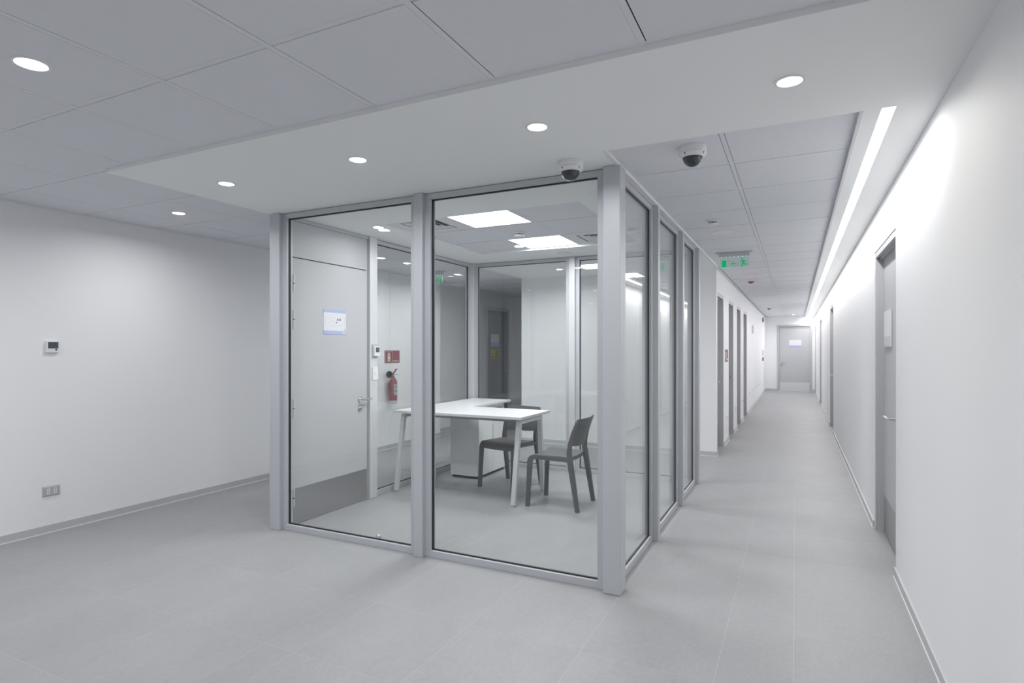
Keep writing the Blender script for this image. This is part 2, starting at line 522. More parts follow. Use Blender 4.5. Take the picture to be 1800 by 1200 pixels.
# ------------------------------------------------------------------ lamps
def downlight(x, y, z, label, group='recessed downlights', warm=False, r=0.043, power=P_DOWN, spread=math.radians(165)):
    t = thing('downlight', label, 'downlight', (x, y, z), group=group)
    MB().lathe([(r, -0.001), (r + 0.004, -0.005), (r + 0.013, -0.004), (r + 0.015, 0.0), (r, 0.0)], (x, y, z), seg=36).build('trim_ring', 'white_plastic', t, smooth=True)
    MB().lathe([(0, -0.010), (r * 0.5, -0.009), (r * 0.85, -0.006), (r, -0.0025), (r, 0.0)], (x, y, z), seg=36).build('lens', 'lens_warm' if warm else 'lens', t)
    area_light('downlight_lamp', (x, y, z - 0.0115), t, power, r * 2, WARM if warm else COOL, spread=spread)
    return t
downlight(-3.262, 2.527, S, 'recessed downlight in the plaster band, leftmost of its row of four')
downlight(-2.190, 2.527, S, 'recessed downlight in the plaster band, second from the left of its row')
downlight(-1.102, 2.527, S, 'recessed downlight in the plaster band nearest the domed camera over the glass')
downlight(-0.022, 2.531, S, 'warm recessed downlight with visible ring near the line of light', warm=True, power=2.6)
downlight(-2.585, 1.169, T, 'large glowing downlight in a ceiling tile at the upper left corner', r=0.048)
downlight(-4.385, 2.969, T, 'recessed downlight in a ceiling tile close to the long white wall')
downlight(-4.385, 5.969, T, 'recessed downlight in a ceiling tile above the fire extinguisher')
downlight(-4.385, 7.169, T, 'recessed downlight in a ceiling tile behind the far green exit sign')
downlight(-3.252, 4.013, S, 'recessed downlight inside the office above the grey door', power=1.6)
downlight(-2.811, 7.182, S, 'recessed downlight in the passage behind the office back glass')
downlight(-0.07, 20.30, T, 'small downlight in the corridor ceiling before the end door', r=0.038)
for x, y, w_ in ((-4.385, 1.169, 'beside the long white wall'), (-0.785, 1.169, 'above the viewer near the corridor mouth'), (-4.385, -0.631, 'in the corner by the long white wall'), (-2.585, -0.631, 'in the middle of the lobby'), (-0.785, -0.631, 'near the right wall'), (-2.585, -2.431, 'closest to the back wall')):
    downlight(x, y, T, 'recessed downlight behind the viewer ' + w_, group='downlights behind the viewer')

strip = thing('linear_light', 'continuous white line of light running along the corridor ceiling', 'ceiling light', ((SX0 + SX1) / 2, 3.0, S))
box('lens', (SX0 + 0.004, 3.005, S + 0.0005), (SX1 - 0.004, 21.485, S + 0.006), 'lens', strip)
box('channel', (SX0, 3.0, S + 0.006), (SX1, 21.49, S + 0.03), 'alu_light', strip)
for k in range(4):
    ya, yb = 3.005 + k * 4.62, 3.005 + (k + 1) * 4.62
    area_light('linear_lamp', ((SX0 + SX1) / 2, (ya + yb) / 2, S - 0.0005), strip, P_STRIP / 4, SX1 - SX0 - 0.01, NEUTRAL, 'RECTANGLE', yb - ya, spread=math.radians(165))

def troffer(i, j, label):
    x0, x1, y0, y1 = OX[i] + 0.014, OX[i + 1] - 0.014, OY[j] + 0.014, OY[j + 1] - 0.014
    t = thing('ceiling_panel_light', label, 'ceiling light', ((x0 + x1) / 2, (y0 + y1) / 2, T), group='office light panels')
    m = MB(); w = 0.009
    for a, b in (((x0, y0), (x1, y0 + w)), ((x0, y1 - w), (x1, y1)), ((x0, y0 + w), (x0 + w, y1 - w)), ((x1 - w, y0 + w), (x1, y1 - w))):
        m.box((*a, T - 0.001), (*b, T + 0.02))
    m.build('frame', 'white_plastic', t)
    box('diffuser', (x0 + w, y0 + w, T + 0.002), (x1 - w, y1 - w, T + 0.01), 'panel', t)
    area_light('panel_lamp', ((x0 + x1) / 2, (y0 + y1) / 2, T - 0.002), t, P_TROFFER, x1 - x0 - 0.02, COOL, 'RECTANGLE', y1 - y0 - 0.02)
troffer(1, 0, 'lit square ceiling panel in the office nearest the front glass')
troffer(1, 2, 'lit square ceiling panel in the office nearest the back glass')

# ------------------------------------------------------------------ ceiling fittings
def vent(i, j, label):
    x0, x1, y0, y1 = OX[i] + 0.014, OX[i + 1] - 0.014, OY[j] + 0.014, OY[j + 1] - 0.014
    cx, cy = (x0 + x1) / 2, (y0 + y1) / 2
    t = thing('ceiling_vent', label, 'air vent', (cx, cy, T), group='office air vents')
    box('backing', (x0, y0, T + 0.022), (x1, y1, T + 0.026), 'gasket', t)
    def ring(h0, h1, z0, z1):
        m = MB()
        A = [m.bm.verts.new((cx + sx * h0, cy + sy * h0, z0)) for sx, sy in ((-1, -1), (1, -1), (1, 1), (-1, 1))]
        B = [m.bm.verts.new((cx + sx * h1, cy + sy * h1, z1)) for sx, sy in ((-1, -1), (1, -1), (1, 1), (-1, 1))]
        C = [m.bm.verts.new((cx + sx * h1, cy + sy * h1, z1 + 0.003)) for sx, sy in ((-1, -1), (1, -1), (1, 1), (-1, 1))]
        D = [m.bm.verts.new((cx + sx * h0, cy + sy * h0, z0 + 0.003)) for sx, sy in ((-1, -1), (1, -1), (1, 1), (-1, 1))]
        for P, Q in ((A, B), (B, C), (C, D), (D, A)):
            for k in range(4):
                l = (k + 1) % 4
                m.bm.faces.new((P[k], P[l], Q[l], Q[k]))
        return m
    h = (x1 - x0) / 2
    ring(h, h - 0.10, T, T - 0.001).build('frame', 'tbar', t)
    for k in range(3):
        ho = h - 0.115 - k * 0.048
        ring(ho, ho - 0.034, T - 0.001, T + 0.013).build('louvre', 'tbar', t)
    box('core', (cx - 0.028, cy - 0.028, T), (cx + 0.028, cy + 0.028, T + 0.004), 'tbar', t)
vent(0, 0, 'square louvred air vent in the office ceiling above the grey door')
vent(2, 2, 'square louvred air vent in the office ceiling at the back corner')

def smoke_detector(x, y, label, red=False):
    t = thing('smoke_detector', label, 'smoke detector', (x, y, T), group='ceiling detectors')
    MB().lathe([(0.0, -0.001), (0.052, -0.001), (0.054, -0.012), (0.050, -0.016), (0.0, -0.016)], (x, y, T)).build('base', 'white_plastic', t, smooth=True)
    if red:
        MB().lathe([(0.047, -0.015), (0.048, -0.022), (0.030, -0.040), (0.012, -0.046), (0, -0.047)], (x, y, T)).build('sounder', 'red', t, smooth=True)
    else:
        m = MB()
        for k in range(14):
            a = 2 * PI * k / 14
            m.cyl((x + 0.038 * math.cos(a), y + 0.038 * math.sin(a), T - 0.032), (x + 0.038 * math.cos(a), y + 0.038 * math.sin(a), T - 0.015), 0.004, seg=6)
        m.build('rib', 'white_plastic', t)
        MB().lathe([(0.030, -0.016), (0.030, -0.032)], (x, y, T)).build('chamber', 'black', t, smooth=True)
        MB().lathe([(0.046, -0.030), (0.045, -0.034), (0.036, -0.043), (0.012, -0.046), (0, -0.046)], (x, y, T)).build('cap', 'white_plastic', t, smooth=True)
    return t
smoke_detector(-0.62, 5.10, 'white smoke detector on the corridor ceiling before the green exit sign')
smoke_detector(-2.29, 4.84, 'white smoke detector between the two lit office panels')
smoke_detector(-0.638, 9.89, 'red and white ceiling sounder just beyond the green exit sign', red=True)
smoke_detector(-0.636, 16.75, 'red and white ceiling sounder far down the corridor', red=True)
def cover(x, y, z, label, r):
    t = thing('ceiling_cover_plate', label, 'cover plate', (x, y, z))
    MB().lathe([(0, -0.010), (r * 0.7, -0.010), (r, -0.004), (r, 0.0)], (x, y, z)).build('disc', 'white_plastic', t, smooth=True)
    MB().lathe([(r * 0.28, -0.009), (r * 0.30, -0.0115), (r * 0.22, -0.0125), (0, -0.0125)], (x, y, z)).build('centre_cap', 'white_plastic', t, smooth=True)
cover(-0.618, 5.66, T, 'flat round white plate on the corridor ceiling behind the smoke detector', 0.085)
cover(-2.29, 6.00, S, 'flat round white plate in the plaster band by the office back glass', 0.075)

def dome_camera(x, y, z, rz, label):
    t = thing('dome_camera', label, 'security camera', (x, y, z), group='domed security cameras')
    MB().lathe([(0, 0), (0.070, 0), (0.072, -0.003), (0.072, -0.030), (0.070, -0.033), (0, -0.033)], (x, y, z), seg=40).build('base', 'white_plastic', t, smooth=True)
    hs = MB().lathe([(0.066, -0.033), (0.072, -0.0345), (0.072, -0.040), (0.067, -0.050), (0.056, -0.058), (0.052, -0.058), (0.048, -0.050)], (x, y, z), seg=40).build('housing', 'white_plastic', t, smooth=True)
    for a in (rz - 0.75, rz + 0.75):
        MB().cyl((x + 0.0715 * math.cos(a), y + 0.0715 * math.sin(a), z - 0.041), (x + 0.066 * math.cos(a), y + 0.066 * math.sin(a), z - 0.049), 0.003, seg=8).build('screw', 'black', hs)
    pr = [(0.051 * math.cos(a), -0.054 - 0.051 * math.sin(a)) for a in [PI / 2 * k / 10 for k in range(11)]]
    MB().lathe(pr, (x, y, z), seg=40).build('dome', 'dome', t, smooth=True)
    pr = [(0.0525 * math.cos(a), -0.0535 - 0.053 * math.sin(a)) for a in [PI / 2 * k / 10 for k in range(11)]]
    MB().lathe(pr, (x, y, z), seg=40).build('clear_bubble', 'acrylic', t, smooth=True)
    c = Vector((x + 0.0725 * math.cos(rz + 0.35), y + 0.0725 * math.sin(rz + 0.35), z - 0.017))
    MB().cyl(c - Vector((math.cos(rz), math.sin(rz), 0)) * 0.004, c + Vector((math.cos(rz), math.sin(rz), 0)) * 0.0008, 0.013, seg=20).build('badge', 'white_plastic', t)
dome_camera(-1.143, 3.09, S, -1.2, 'white domed security camera hanging over the office front glass')
dome_camera(-0.495, 3.20, T, -1.25, 'white domed security camera on the corridor tiles')

def exit_sign(x0, x1, y, z, label, order):
    w = x1 - x0; cx = (x0 + x1) / 2
    t = thing('exit_sign', label, 'exit sign', (cx, y, z), group='green edge-lit exit signs')
    box('ceiling_plate', (x0 - 0.035, y - 0.05, z - 0.008), (x1 + 0.035, y + 0.05, z + 0.004), 'grey_plastic', t, 0.002)
    hs = box('housing', (x0 - 0.005, y - 0.028, z - 0.052), (x1 + 0.005, y + 0.028, z - 0.006), 'alu', t, 0.003)
    zp0, zp1 = z - 0.172, z - 0.050
    box('acrylic_panel', (x0, y - 0.004, zp0), (x1, y + 0.004, zp1), 'acrylic', t)
    m = MB().box((x0, y - 0.0045, zp0 - 0.001), (x1, y + 0.0045, zp0 + 0.0008)).box((x0 - 0.0008, y - 0.0045, zp0), (x0 + 0.0008, y + 0.0045, zp1))
    m.box((x1 - 0.0008, y - 0.0045, zp0), (x1 + 0.0008, y + 0.0045, zp1))
    m.build('lit_edge', 'edge_glow', t)
    for k in range(7):
        xx = x0 + w * (0.08 + 0.14 * k)
        box('diode', (xx - 0.006, y - 0.006, zp1 - 0.004), (xx + 0.006, y + 0.006, zp1 + 0.001), 'led', hs)
    yf = y - 0.0052; e = (0, 0.0012, 0)
    zc = z - 0.125
    for kind, fx_ in order:
        px = x0 + w * fx_
        if kind == 'door':
            box('door_symbol', (px - 0.022, yf, zc - 0.038), (px + 0.022, yf + 0.0012, zc + 0.038), 'green', t)
        elif kind == 'arrow':
            a = MB().poly([(px - 0.024, yf, zc - 0.004), (px - 0.006, yf, zc + 0.014), (px - 0.006, yf, zc + 0.004), (px + 0.022, yf, zc + 0.001), (px + 0.022, yf, zc - 0.007), (px - 0.006, yf, zc - 0.010), (px - 0.006, yf, zc - 0.020)], e)
            a.build('arrow_symbol', 'green', t)
        else:
            P = lambda u, v: (px + u * 0.00115, yf, zc + v * 0.00115)
            mm = MB()
            mm.poly([P(-11 + 8 * math.cos(2 * PI * k / 12), 39 + 8 * math.sin(2 * PI * k / 12)) for k in range(12)], e)
            mm.poly([P(-12, 28), P(2, 27), P(9, 4), P(2, -6), P(-9, -2), P(-10, 10)], e)
            mm.poly([P(1, 27), P(13, 20), P(24, 22), P(25, 17), P(12, 13), P(4, 18)], e)
            mm.poly([P(-12, 28), P(-24, 16), P(-19, 5), P(-15, 7), P(-18, 15), P(-10, 21)], e)
            mm.poly([P(-9, 0), P(0, -5), P(-6, -20), P(-9, -38), P(-17, -37), P(-14, -18)], e)
            mm.poly([P(1, 0), P(9, 4), P(19, -10), P(40, -10), P(40, -17), P(15, -18), P(0, -6)], e)
            mm.build('running_figure', 'green', t)
    return t
exit_sign(-0.775, -0.462, 6.89, T, 'green edge-lit exit sign with arrow hanging in the corridor', (('door', 0.17), ('arrow', 0.48), ('man', 0.80)))
exit_sign(-4.74, -4.40, 6.80, T, 'green edge-lit exit sign in the passage beyond the office side glass', (('man', 0.20), ('arrow', 0.52), ('door', 0.84)))

# ------------------------------------------------------------------ glass office
ZB, ZTOP = 0.0, S
def panel(t, axis, a0, a1, b0, b1, bar=0.045):
    """one glazed bay: bars, rubber, pane; spans a0..a1 on the axis, b0..b1 thick"""
    def P(a, b, z): return (a, b, z) if axis == 'x' else (b, a, z)
    fr = MB()
    zt = ZTOP - 0.004
    fr.box(P(a0, b0, ZB), P(a1, b1, bar), 0.0015).box(P(a0, b0, zt - bar + 0.008), P(a1, b1, zt), 0.0015)
    fr.box(P(a0, b0, bar), P(a0 + bar, b1, zt - bar + 0.008)).box(P(a1 - bar, b0, bar), P(a1, b1, zt - bar + 0.008))
    f = fr.build('frame', 'alu', t)
    bm_ = (b0 + b1) / 2
    i0, i1, k0, k1 = a0 + bar, a1 - bar, bar, zt - bar + 0.008
    g = MB(); w = 0.007; h = 0.0078
    g.box(P(i0, bm_ - h, k0), P(i1, bm_ + h, k0 + w)).box(P(i0, bm_ - h, k1 - w), P(i1, bm_ + h, k1))
    g.box(P(i0, bm_ - h, k0), P(i0 + w, bm_ + h, k1)).box(P(i1 - w, bm_ - h, k0), P(i1, bm_ + h, k1))
    g.build('rubber_seal', 'gasket', f)
    MB().box(P(i0 + 0.001, bm_ - 0.005, k0 + 0.001), P(i1 - 0.001, bm_ + 0.005, k1 - 0.001)).build('glass_pane', 'glass', t)

def post(t, a, b, mat='alu'):
    return box('post', (a[0], a[1], 0), (b[0], b[1], ZTOP - 0.001), mat, t, 0.003)

pf = thing('glass_partition', 'front glass wall of the office facing the lobby with three grey posts', 'partition', (-2.3, 3.31, 0), group='glass office walls')
post(pf, (-3.707, 3.255), (-3.602, 3.365))
post(pf, (-2.337, 3.255), (-2.266, 3.365))
c = MB().box((-1.003, 3.24, 0), (-0.897, 3.355, ZTOP - 0.001), 0.006).build('post', 'alu', pf)
panel(pf, 'x', -3.602, -2.337, 3.288, 3.345)
panel(pf, 'x', -2.266, -1.003, 3.288, 3.345)

pr_ = thing('glass_partition', 'side glass wall of the office along the corridor with narrow bays', 'partition', (-0.93, 4.8, 0), group='glass office walls')
for ya, yb in ((4.295, 4.36), (5.335, 5.40), (6.292, 6.365)): post(pr_, (-1.0, ya), (-0.906, yb))
panel(pr_, 'y', 3.355, 4.295, -0.995, -0.947)
panel(pr_, 'y', 4.36, 5.335, -0.995, -0.947)
panel(pr_, 'y', 5.40, 6.292, -0.995, -0.947)

pk = thing('glass_partition', 'back glass wall of the office behind the desk return', 'partition', (-2.3, 6.32, 0), group='glass office walls')
post(pk, (-3.707, 6.265), (-3.60, 6.365), 'alu_light')
post(pk, (-2.337, 6.262), (-2.266, 6.365), 'alu_light')
panel(pk, 'x', -3.60, -2.337, 6.295, 6.345)
panel(pk, 'x', -2.266, -1.0, 6.295, 6.345)

pl = thing('glass_partition', 'left glass wall of the office in front of the fire extinguisher', 'partition', (-3.65, 5.3, 0), group='glass office walls')
post(pl, (-3.705, 4.312), (-3.59, 4.418), 'alu_light')
post(pl, (-3.705, 5.335), (-3.59, 5.40), 'alu_light')
panel(pl, 'y', 4.418, 5.335, -3.68, -3.63)
panel(pl, 'y', 5.40, 6.265, -3.68, -3.63)

# ------------------------------------------------------------------ doors
def lever(parent, p, n, d, rose=0.024, length=0.12, key=None, out=0.05):
    """lever handle at p, wall normal n, lever pointing d"""
    p, n, d = Vector(p), Vector(n), Vector(d)
    m = MB().cyl(p, p + n * 0.009, rose, seg=24).cyl(p + n * 0.009, p + n * out, 0.009, seg=14)
    m.cyl(p + n * out - d * 0.012, p + n * out + d * length, 0.0095, seg=14)
    h = m.build('handle', 'chrome', parent, smooth=True)
    if key is not None:
        q = p + Vector((0, 0, -key))
        m = MB().cyl(q, q + n * 0.009, rose, seg=24).cyl(q + n * 0.009, q + n * 0.016, 0.011, seg=14)
        m.box(q + n * 0.016 - Vector((0.004, 0.004, 0.012)), q + n * 0.024 + Vector((0.004, 0.004, 0.012)))
        m.build('lock', 'chrome', parent, smooth=True)
    return h

d1 = thing('door_1', 'grey office door with steel kick plate, seen through the front glass', 'door', (-3.635, 3.85, 0), kind='structure')
box('frame', (-3.70, 3.362, 0), (-3.605, 3.392, ZTOP - 0.002), 'alu_light', d1, 0.001)
leaf = box('leaf', (-3.655, 3.396, 0.006), (-3.612, 4.292, 2.138), 'door', d1, 0.001)
box('transom_panel', (-3.655, 3.394, 2.146), (-3.612, 4.292, ZTOP - 0.03), 'door', d1, 0.001)
box('head_rail', (-3.70, 3.392, ZTOP - 0.028), (-3.606, 4.312, ZTOP - 0.002), 'alu', d1, 0.001)
box('stop', (-3.70, 4.294, 0), (-3.625, 4.312, ZTOP - 0.03), 'jamb', d1)
box('stop', (-3.66, 3.393, 2.1365), (-3.64, 4.294, 2.1475), 'gasket', d1)
box('kick_plate', (-3.612, 3.405, 0.012), (-3.6105, 4.288, 0.288), 'steel', leaf)
for z0, z1 in ((1.86, 2.005), (1.572, 1.717), (0.856, 1.006), (0.146, 0.29)):
    m = MB().cyl((-3.603, 3.401, z0), (-3.603, 3.401, z1), 0.0095, seg=12)
    hg = m.build('hinge', 'alu_light', d1, smooth=True)
    MB().cyl((-3.603, 3.401, (z0 + z1) / 2 - 0.003), (-3.603, 3.401, (z0 + z1) / 2 + 0.003), 0.0099, seg=12).build('knuckle_gap', 'gasket', hg)
lever(leaf, (-3.612, 4.195, 0.945), (1, 0, 0), (0, 1, 0), key=0.085, length=0.105)

def wall_door(name, label, side, y0, y1, mat, kick=True, handle_far=False, handle_z=0.955, deep=0.06, lever_len=0.14, out=0.078):
    """door set into a long wall; side +1 = wall on the +x side (right wall), -1 = corridor wall"""
    if side > 0: xf, n = 0.555, (-1, 0, 0)
    else: xf, n = -0.935, (1, 0, 0)
    s = side
    t = thing(name, label, 'door', (xf + s * deep, (y0 + y1) / 2, 0), kind='structure')
    w = 0.045
    fr = MB()
    xa, xb = xf + s * 0.004, xf + s * (deep + 0.045)
    fr.box((xa, y0, 0), (xb, y0 + w, DH)).box((xa, y1 - w, 0), (xb, y1, DH)).box((xa, y0 + w, DH - w), (xb, y1 - w, DH))
    xc = xf + s * (deep * 0.55)
    fr.box((xc, y0 + w, 0), (xb, y0 + w + 0.014, DH - w)).box((xc, y1 - w - 0.014, 0), (xb, y1 - w, DH - w)).box((xc, y0 + w, DH - w - 0.014), (xb, y1 - w, DH - w))
    fr.build('frame', 'jamb', t)
    lf = box('leaf', (xf + s * deep, y0 + w + 0.016, 0.008), (xf + s * (deep + 0.04), y1 - w - 0.016, DH - w - 0.016), mat, t, 0.001)
    if kick:
        box('kick_plate', (xf + s * deep, y0 + w + 0.03, 0.015), (xf + s * (deep - 0.0015), y1 - w - 0.03, 0.285), 'steel', lf)
    if handle_far: hy, d = y1 - w - 0.10, (0, -1, 0)
    else: hy, d = y0 + w + 0.12, (0, 1, 0)
    lever(lf, (xf + s * deep, hy, handle_z), n, d, length=lever_len, key=0.09, out=out)
    return t
wall_door('door_2', 'large grey door with kick plate in the right wall nearest the viewer', 1, *RD[0], 'door', deep=0.055)
wall_door('door_3', 'grey door in the wall under the line of light, second from the viewer', 1, *RD[1], 'door', deep=0.055)
wall_door('door_4', 'grey door in the wall under the line of light, third from the viewer', 1, *RD[2], 'door', deep=0.055)
wall_door('door_5', 'grey door in the wall under the line of light beside the end wall', 1, *RD[3], 'door', deep=0.055)
wall_door('door_6', 'narrow grey door of the corridor nearest the glass office', -1, *LD[0], 'door_shaded', deep=0.085)
wall_door('door_7', 'narrow grey door second from the glass office', -1, *LD[1], 'door_shaded', deep=0.085, handle_far=True)
wall_door('door_8', 'narrow grey door third from the glass office', -1, *LD[2], 'door_shaded', deep=0.085)
wall_door('door_9', 'narrow grey door fourth and farthest from the glass office', -1, *LD[3], 'door_shaded', deep=0.085, handle_far=True)

# end door
d = thing('door_10', 'grey door with white notice closing the end of the corridor', 'door', (-0.04, 21.47, 0), kind='structure')
m = MB().box((-0.553, 21.455, 0), (-0.503, 21.5, 2.205), 0.002).box((0.419, 21.455, 0), (0.469, 21.5, 2.205), 0.002).box((-0.503, 21.455, 2.15), (0.419, 21.5, 2.205), 0.002)
m.build('frame', 'jamb', d)
lf = box('leaf', (-0.498, 21.475, 0.008), (0.414, 21.499, 2.143), 'door', d, 0.001)
box('closer_bar', (-0.48, 21.462, 2.095), (0.40, 21.476, 2.125), 'steel', lf)
box('kick_plate', (-0.49, 21.473, 0.012), (0.406, 21.4755, 0.285), 'alu_light', lf)
lever(lf, (-0.44, 21.475, 0.94), (0, -1, 0), (1, 0, 0), length=0.13, key=0.09)
box('threshold', (-0.553, 21.44, 0), (0.469, 21.5, 0.006), 'seal', d)
n = tag(box('door_notice', (-0.205, 21.470, 1.515), (0.165, 21.474, 1.70), 'paper'), 'white notice with pale blue foot on the corridor end door', 'sign')
box('blue_band', (-0.205, 21.4694, 1.455), (0.165, 21.474, 1.515), 'blue', n)

# door in the passage
d = thing('door_11', 'shade-toned grey door with yellow warning sign at the end of the dim passage', 'door', (-5.38, 10.35, 0), kind='structure')
m = MB().box((-5.40, 9.85, 0), (-5.36, 9.91, 2.22), 0.002).box((-5.40, 10.79, 0), (-5.36, 10.85, 2.22), 0.002).box((-5.40, 9.91, 2.16), (-5.36, 10.79, 2.22), 0.002)
m.build('frame', 'jamb', d)
lf = box('leaf', (-5.40, 9.914, 0.008), (-5.378, 10.786, 2.155), 'door_shaded', d, 0.001)  # dimness of the passage is painted into this leaf's colour
lever(lf, (-5.378, 10.70, 0.96), (1, 0, 0), (0, -1, 0), key=0.09)
n = tag(box('door_notice', (-5.378, 10.06, 1.535), (-5.374, 10.40, 1.70), 'paper'), 'white notice with blue foot on the dark passage door', 'sign')
box('blue_band', (-5.378, 10.06, 1.45), (-5.3735, 10.40, 1.535), 'blue', n)
n = tag(box('warning_sign', (-5.378, 10.06, 1.205), (-5.374, 10.40, 1.405), 'yellow'), 'yellow warning sign with black triangle under the passage door notice', 'sign')
x = -5.3735
m = MB()
for a, b in (((10.24, 1.23), (10.37, 1.23)), ((10.37, 1.23), (10.305, 1.385)), ((10.305, 1.385), (10.24, 1.23))):
    m.sweep([(x, *a), (x, *b)], 0.0008, 0.008, (1, 0, 0))
m.sweep([(x, 10.305, 1.26), (x, 10.305, 1.33)], 0.0008, 0.007, (1, 0, 0))
m.build('triangle_symbol', 'black', n)
box('caption_mark', (x - 0.0008, 10.09, 1.235), (x + 0.0008, 10.17, 1.255), 'black', n)

# ------------------------------------------------------------------ notices on doors
X0 = -3.612
n = tag(box('door_notice', (X0, 3.735, 1.567), (X0 + 0.003, 4.005, 1.722), 'paper'), 'white notice with pale blue bands on the grey office door', 'sign')
box('blue_band', (X0, 3.733, 1.722), (X0 + 0.0034, 4.005, 1.748), 'blue', n)
box('blue_band', (X0, 3.733, 1.535), (X0 + 0.0034, 4.005, 1.567), 'blue', n)
m = MB(); e = 0.0036
for a, b in (((3.752, 1.612), (3.990, 1.614)), ((3.752, 1.676), (3.990, 1.678)), ((3.752, 1.612), (3.754, 1.678)), ((3.988, 1.612), (3.990, 1.678)), ((3.80, 1.640), (3.84, 1.642)), ((3.82, 1.65), (3.86, 1.652)), ((3.93, 1.62), (3.97, 1.622))):
    m.box((X0, *a), (X0 + e, *b))
m.build('outline_print', 'faint', n)
for a, b in (((3.895, 1.655), (3.912, 1.672)), ((3.922, 1.655), (3.942, 1.672)), ((3.88, 1.633), (3.896, 1.643)), ((3.985, 1.573), (3.993, 1.580))):
    box('symbol_print', (X0, *a), (X0 + e, *b), 'ink', n)
for a, b in (((3.965, 1.538), (3.972, 1.562)), ((3.985, 1.538), (3.989, 1.562))):
    box('white_print', (X0, *a), (X0 + e, *b), 'paper', n)

X0 = 0.61
n = tag(box('door_notice', (X0 - 0.011, 4.86, 1.425), (X0 - 0.002, 5.19, 1.69), 'paper'), 'white plastic notice plate on the near grey door of the right wall', 'sign')
box('grey_band', (X0 - 0.0116, 4.861, 1.427), (X0 - 0.010, 5.189, 1.50), 'faint', n)

# ------------------------------------------------------------------ things on the long left wall
XW = -5.15
def outlet_wallx(x, s, y, z, label, w=0.12, h=0.08, group=None, mat='grey_plastic'):
    t = thing('power_outlet', label, 'outlet', (x, y, z - h / 2), group=group)
    m = MB()
    A = [(x, y - w / 2, z - h / 2), (x, y + w / 2, z - h / 2), (x, y + w / 2, z + h / 2), (x, y - w / 2, z + h / 2)]
    k = 0.010
    B = [(x + s * 0.012, y - w / 2 + k, z - h / 2 + k), (x + s * 0.012, y + w / 2 - k, z - h / 2 + k), (x + s * 0.012, y + w / 2 - k, z + h / 2 - k), (x + s * 0.012, y - w / 2 + k, z + h / 2 - k)]
    va = [m.bm.verts.new(p) for p in A]; vb = [m.bm.verts.new(p) for p in B]
    m.bm.faces.new(va); m.bm.faces.new(vb)
    for i in range(4): m.bm.faces.new((va[i], va[(i + 1) % 4], vb[(i + 1) % 4], vb[i]))
    m.build('cover', mat, t)
    for dy in (-0.022, 0.022):
        so = box('socket', (x + s * 0.012, y + dy - 0.0095, z - 0.022), (x + s * 0.0135, y + dy + 0.0095, z + 0.022), 'white_plastic', t)
        m = MB()
        for dz in (-0.013, 0, 0.013): m.cyl((x + s * 0.0134, y + dy, z + dz), (x + s * 0.014, y + dy, z + dz), 0.0032, seg=8)
        m.build('pin_hole', 'black', so)
    return t
outlet_wallx(XW, 1, 2.458, 0.318, 'silver double power outlet low on the long white wall')
t = thing('thermostat', 'white thermostat with dark screen on the long white wall', 'thermostat', (XW, 2.46, 1.378))
box('body', (XW, 2.416, 1.380), (XW + 0.022, 2.504, 1.470), 'white_plastic', t, 0.003)
box('screen', (XW + 0.022, 2.428, 1.412), (XW + 0.0228, 2.496, 1.462), 'lcd', t)
m = MB().lathe([(0.0, 0.0006), (0.007, 0.0006), (0.007, 0)], (XW + 0.022, 2.482, 1.402), (1, 0, 0), 12)
m.build('button', 'black', t)
MB().lathe([(0.0, 0.0006), (0.002, 0.0006), (0.002, 0)], (XW + 0.022, 2.443, 1.397), (1, 0, 0), 8).build('indicator', 'ink', t)

# fire point
t = thing('fire_extinguisher_sign', 'red fire extinguisher sign above the extinguisher in the passage', 'sign', (XW, 6.66, 1.21))
box('plate', (XW, 6.49, 1.208), (XW + 0.004, 6.828, 1.384), 'red_sign', t)
m = MB()
for a, b in (((6.505, 1.222), (6.665, 1.225)), ((6.505, 1.369), (6.665, 1.372)), ((6.505, 1.222), (6.508, 1.372)), ((6.662, 1.222), (6.665, 1.372))):
    m.box((XW + 0.004, *a), (XW + 0.0048, *b))
m.build('symbol_frame', 'cream', t)
m = MB().box((XW + 0.004, 6.555, 1.235), (XW + 0.0048, 6.615, 1.325)).box((XW + 0.004, 6.565, 1.325), (XW + 0.0048, 6.605, 1.338)).box((XW + 0.004, 6.56, 1.342), (XW + 0.0048, 6.60, 1.350)).box((XW + 0.004, 6.578, 1.350), (XW + 0.0048, 6.592, 1.358))
sy = m.build('extinguisher_symbol', 'cream', t)
box('symbol_print', (XW + 0.0048, 6.570, 1.300), (XW + 0.0052, 6.600, 1.318), 'ink', sy)
box('symbol_print', (XW + 0.0048, 6.568, 1.245), (XW + 0.0052, 6.602, 1.258), 'ink', sy)
lettering('sign_lettering', 'Extintor', 0.040, (XW + 0.0045, 6.678, 1.224), (0, 1, 0), (0, 0, 1), 'cream', t)

ex, ey = XW + 0.085, 6.575
t = thing('fire_extinguisher', 'red fire extinguisher with dark horn hung on the passage wall', 'fire extinguisher', (ex, ey, 0.64))
MB().lathe([(0, 0.66), (0.052, 0.66), (0.056, 0.668), (0.056, 0.93), (0.050, 0.962), (0.034, 0.992), (0.022, 1.005), (0.020, 1.022), (0, 1.022)], (ex, ey, 0), seg=32).build('cylinder', 'red', t, smooth=True)
MB().lathe([(0, 0.642), (0.046, 0.642), (0.0565, 0.652), (0.0565, 0.688), (0.0561, 0.688)], (ex, ey, 0), seg=32).build('base_ring', 'grey_plastic', t, smooth=True)
MB().cyl((ex, ey, 1.015), (ex, ey, 1.055), 0.014, seg=14).build('valve', 'chrome', t, smooth=True)
m = MB().sweep([(ex, ey - 0.012, 1.052), (ex, ey + 0.03, 1.085), (ex, ey + 0.062, 1.118), (ex, ey + 0.085, 1.122)], 0.010, [0.007, 0.008, 0.006, 0.004])
m.build('squeeze_lever', 'red', t)
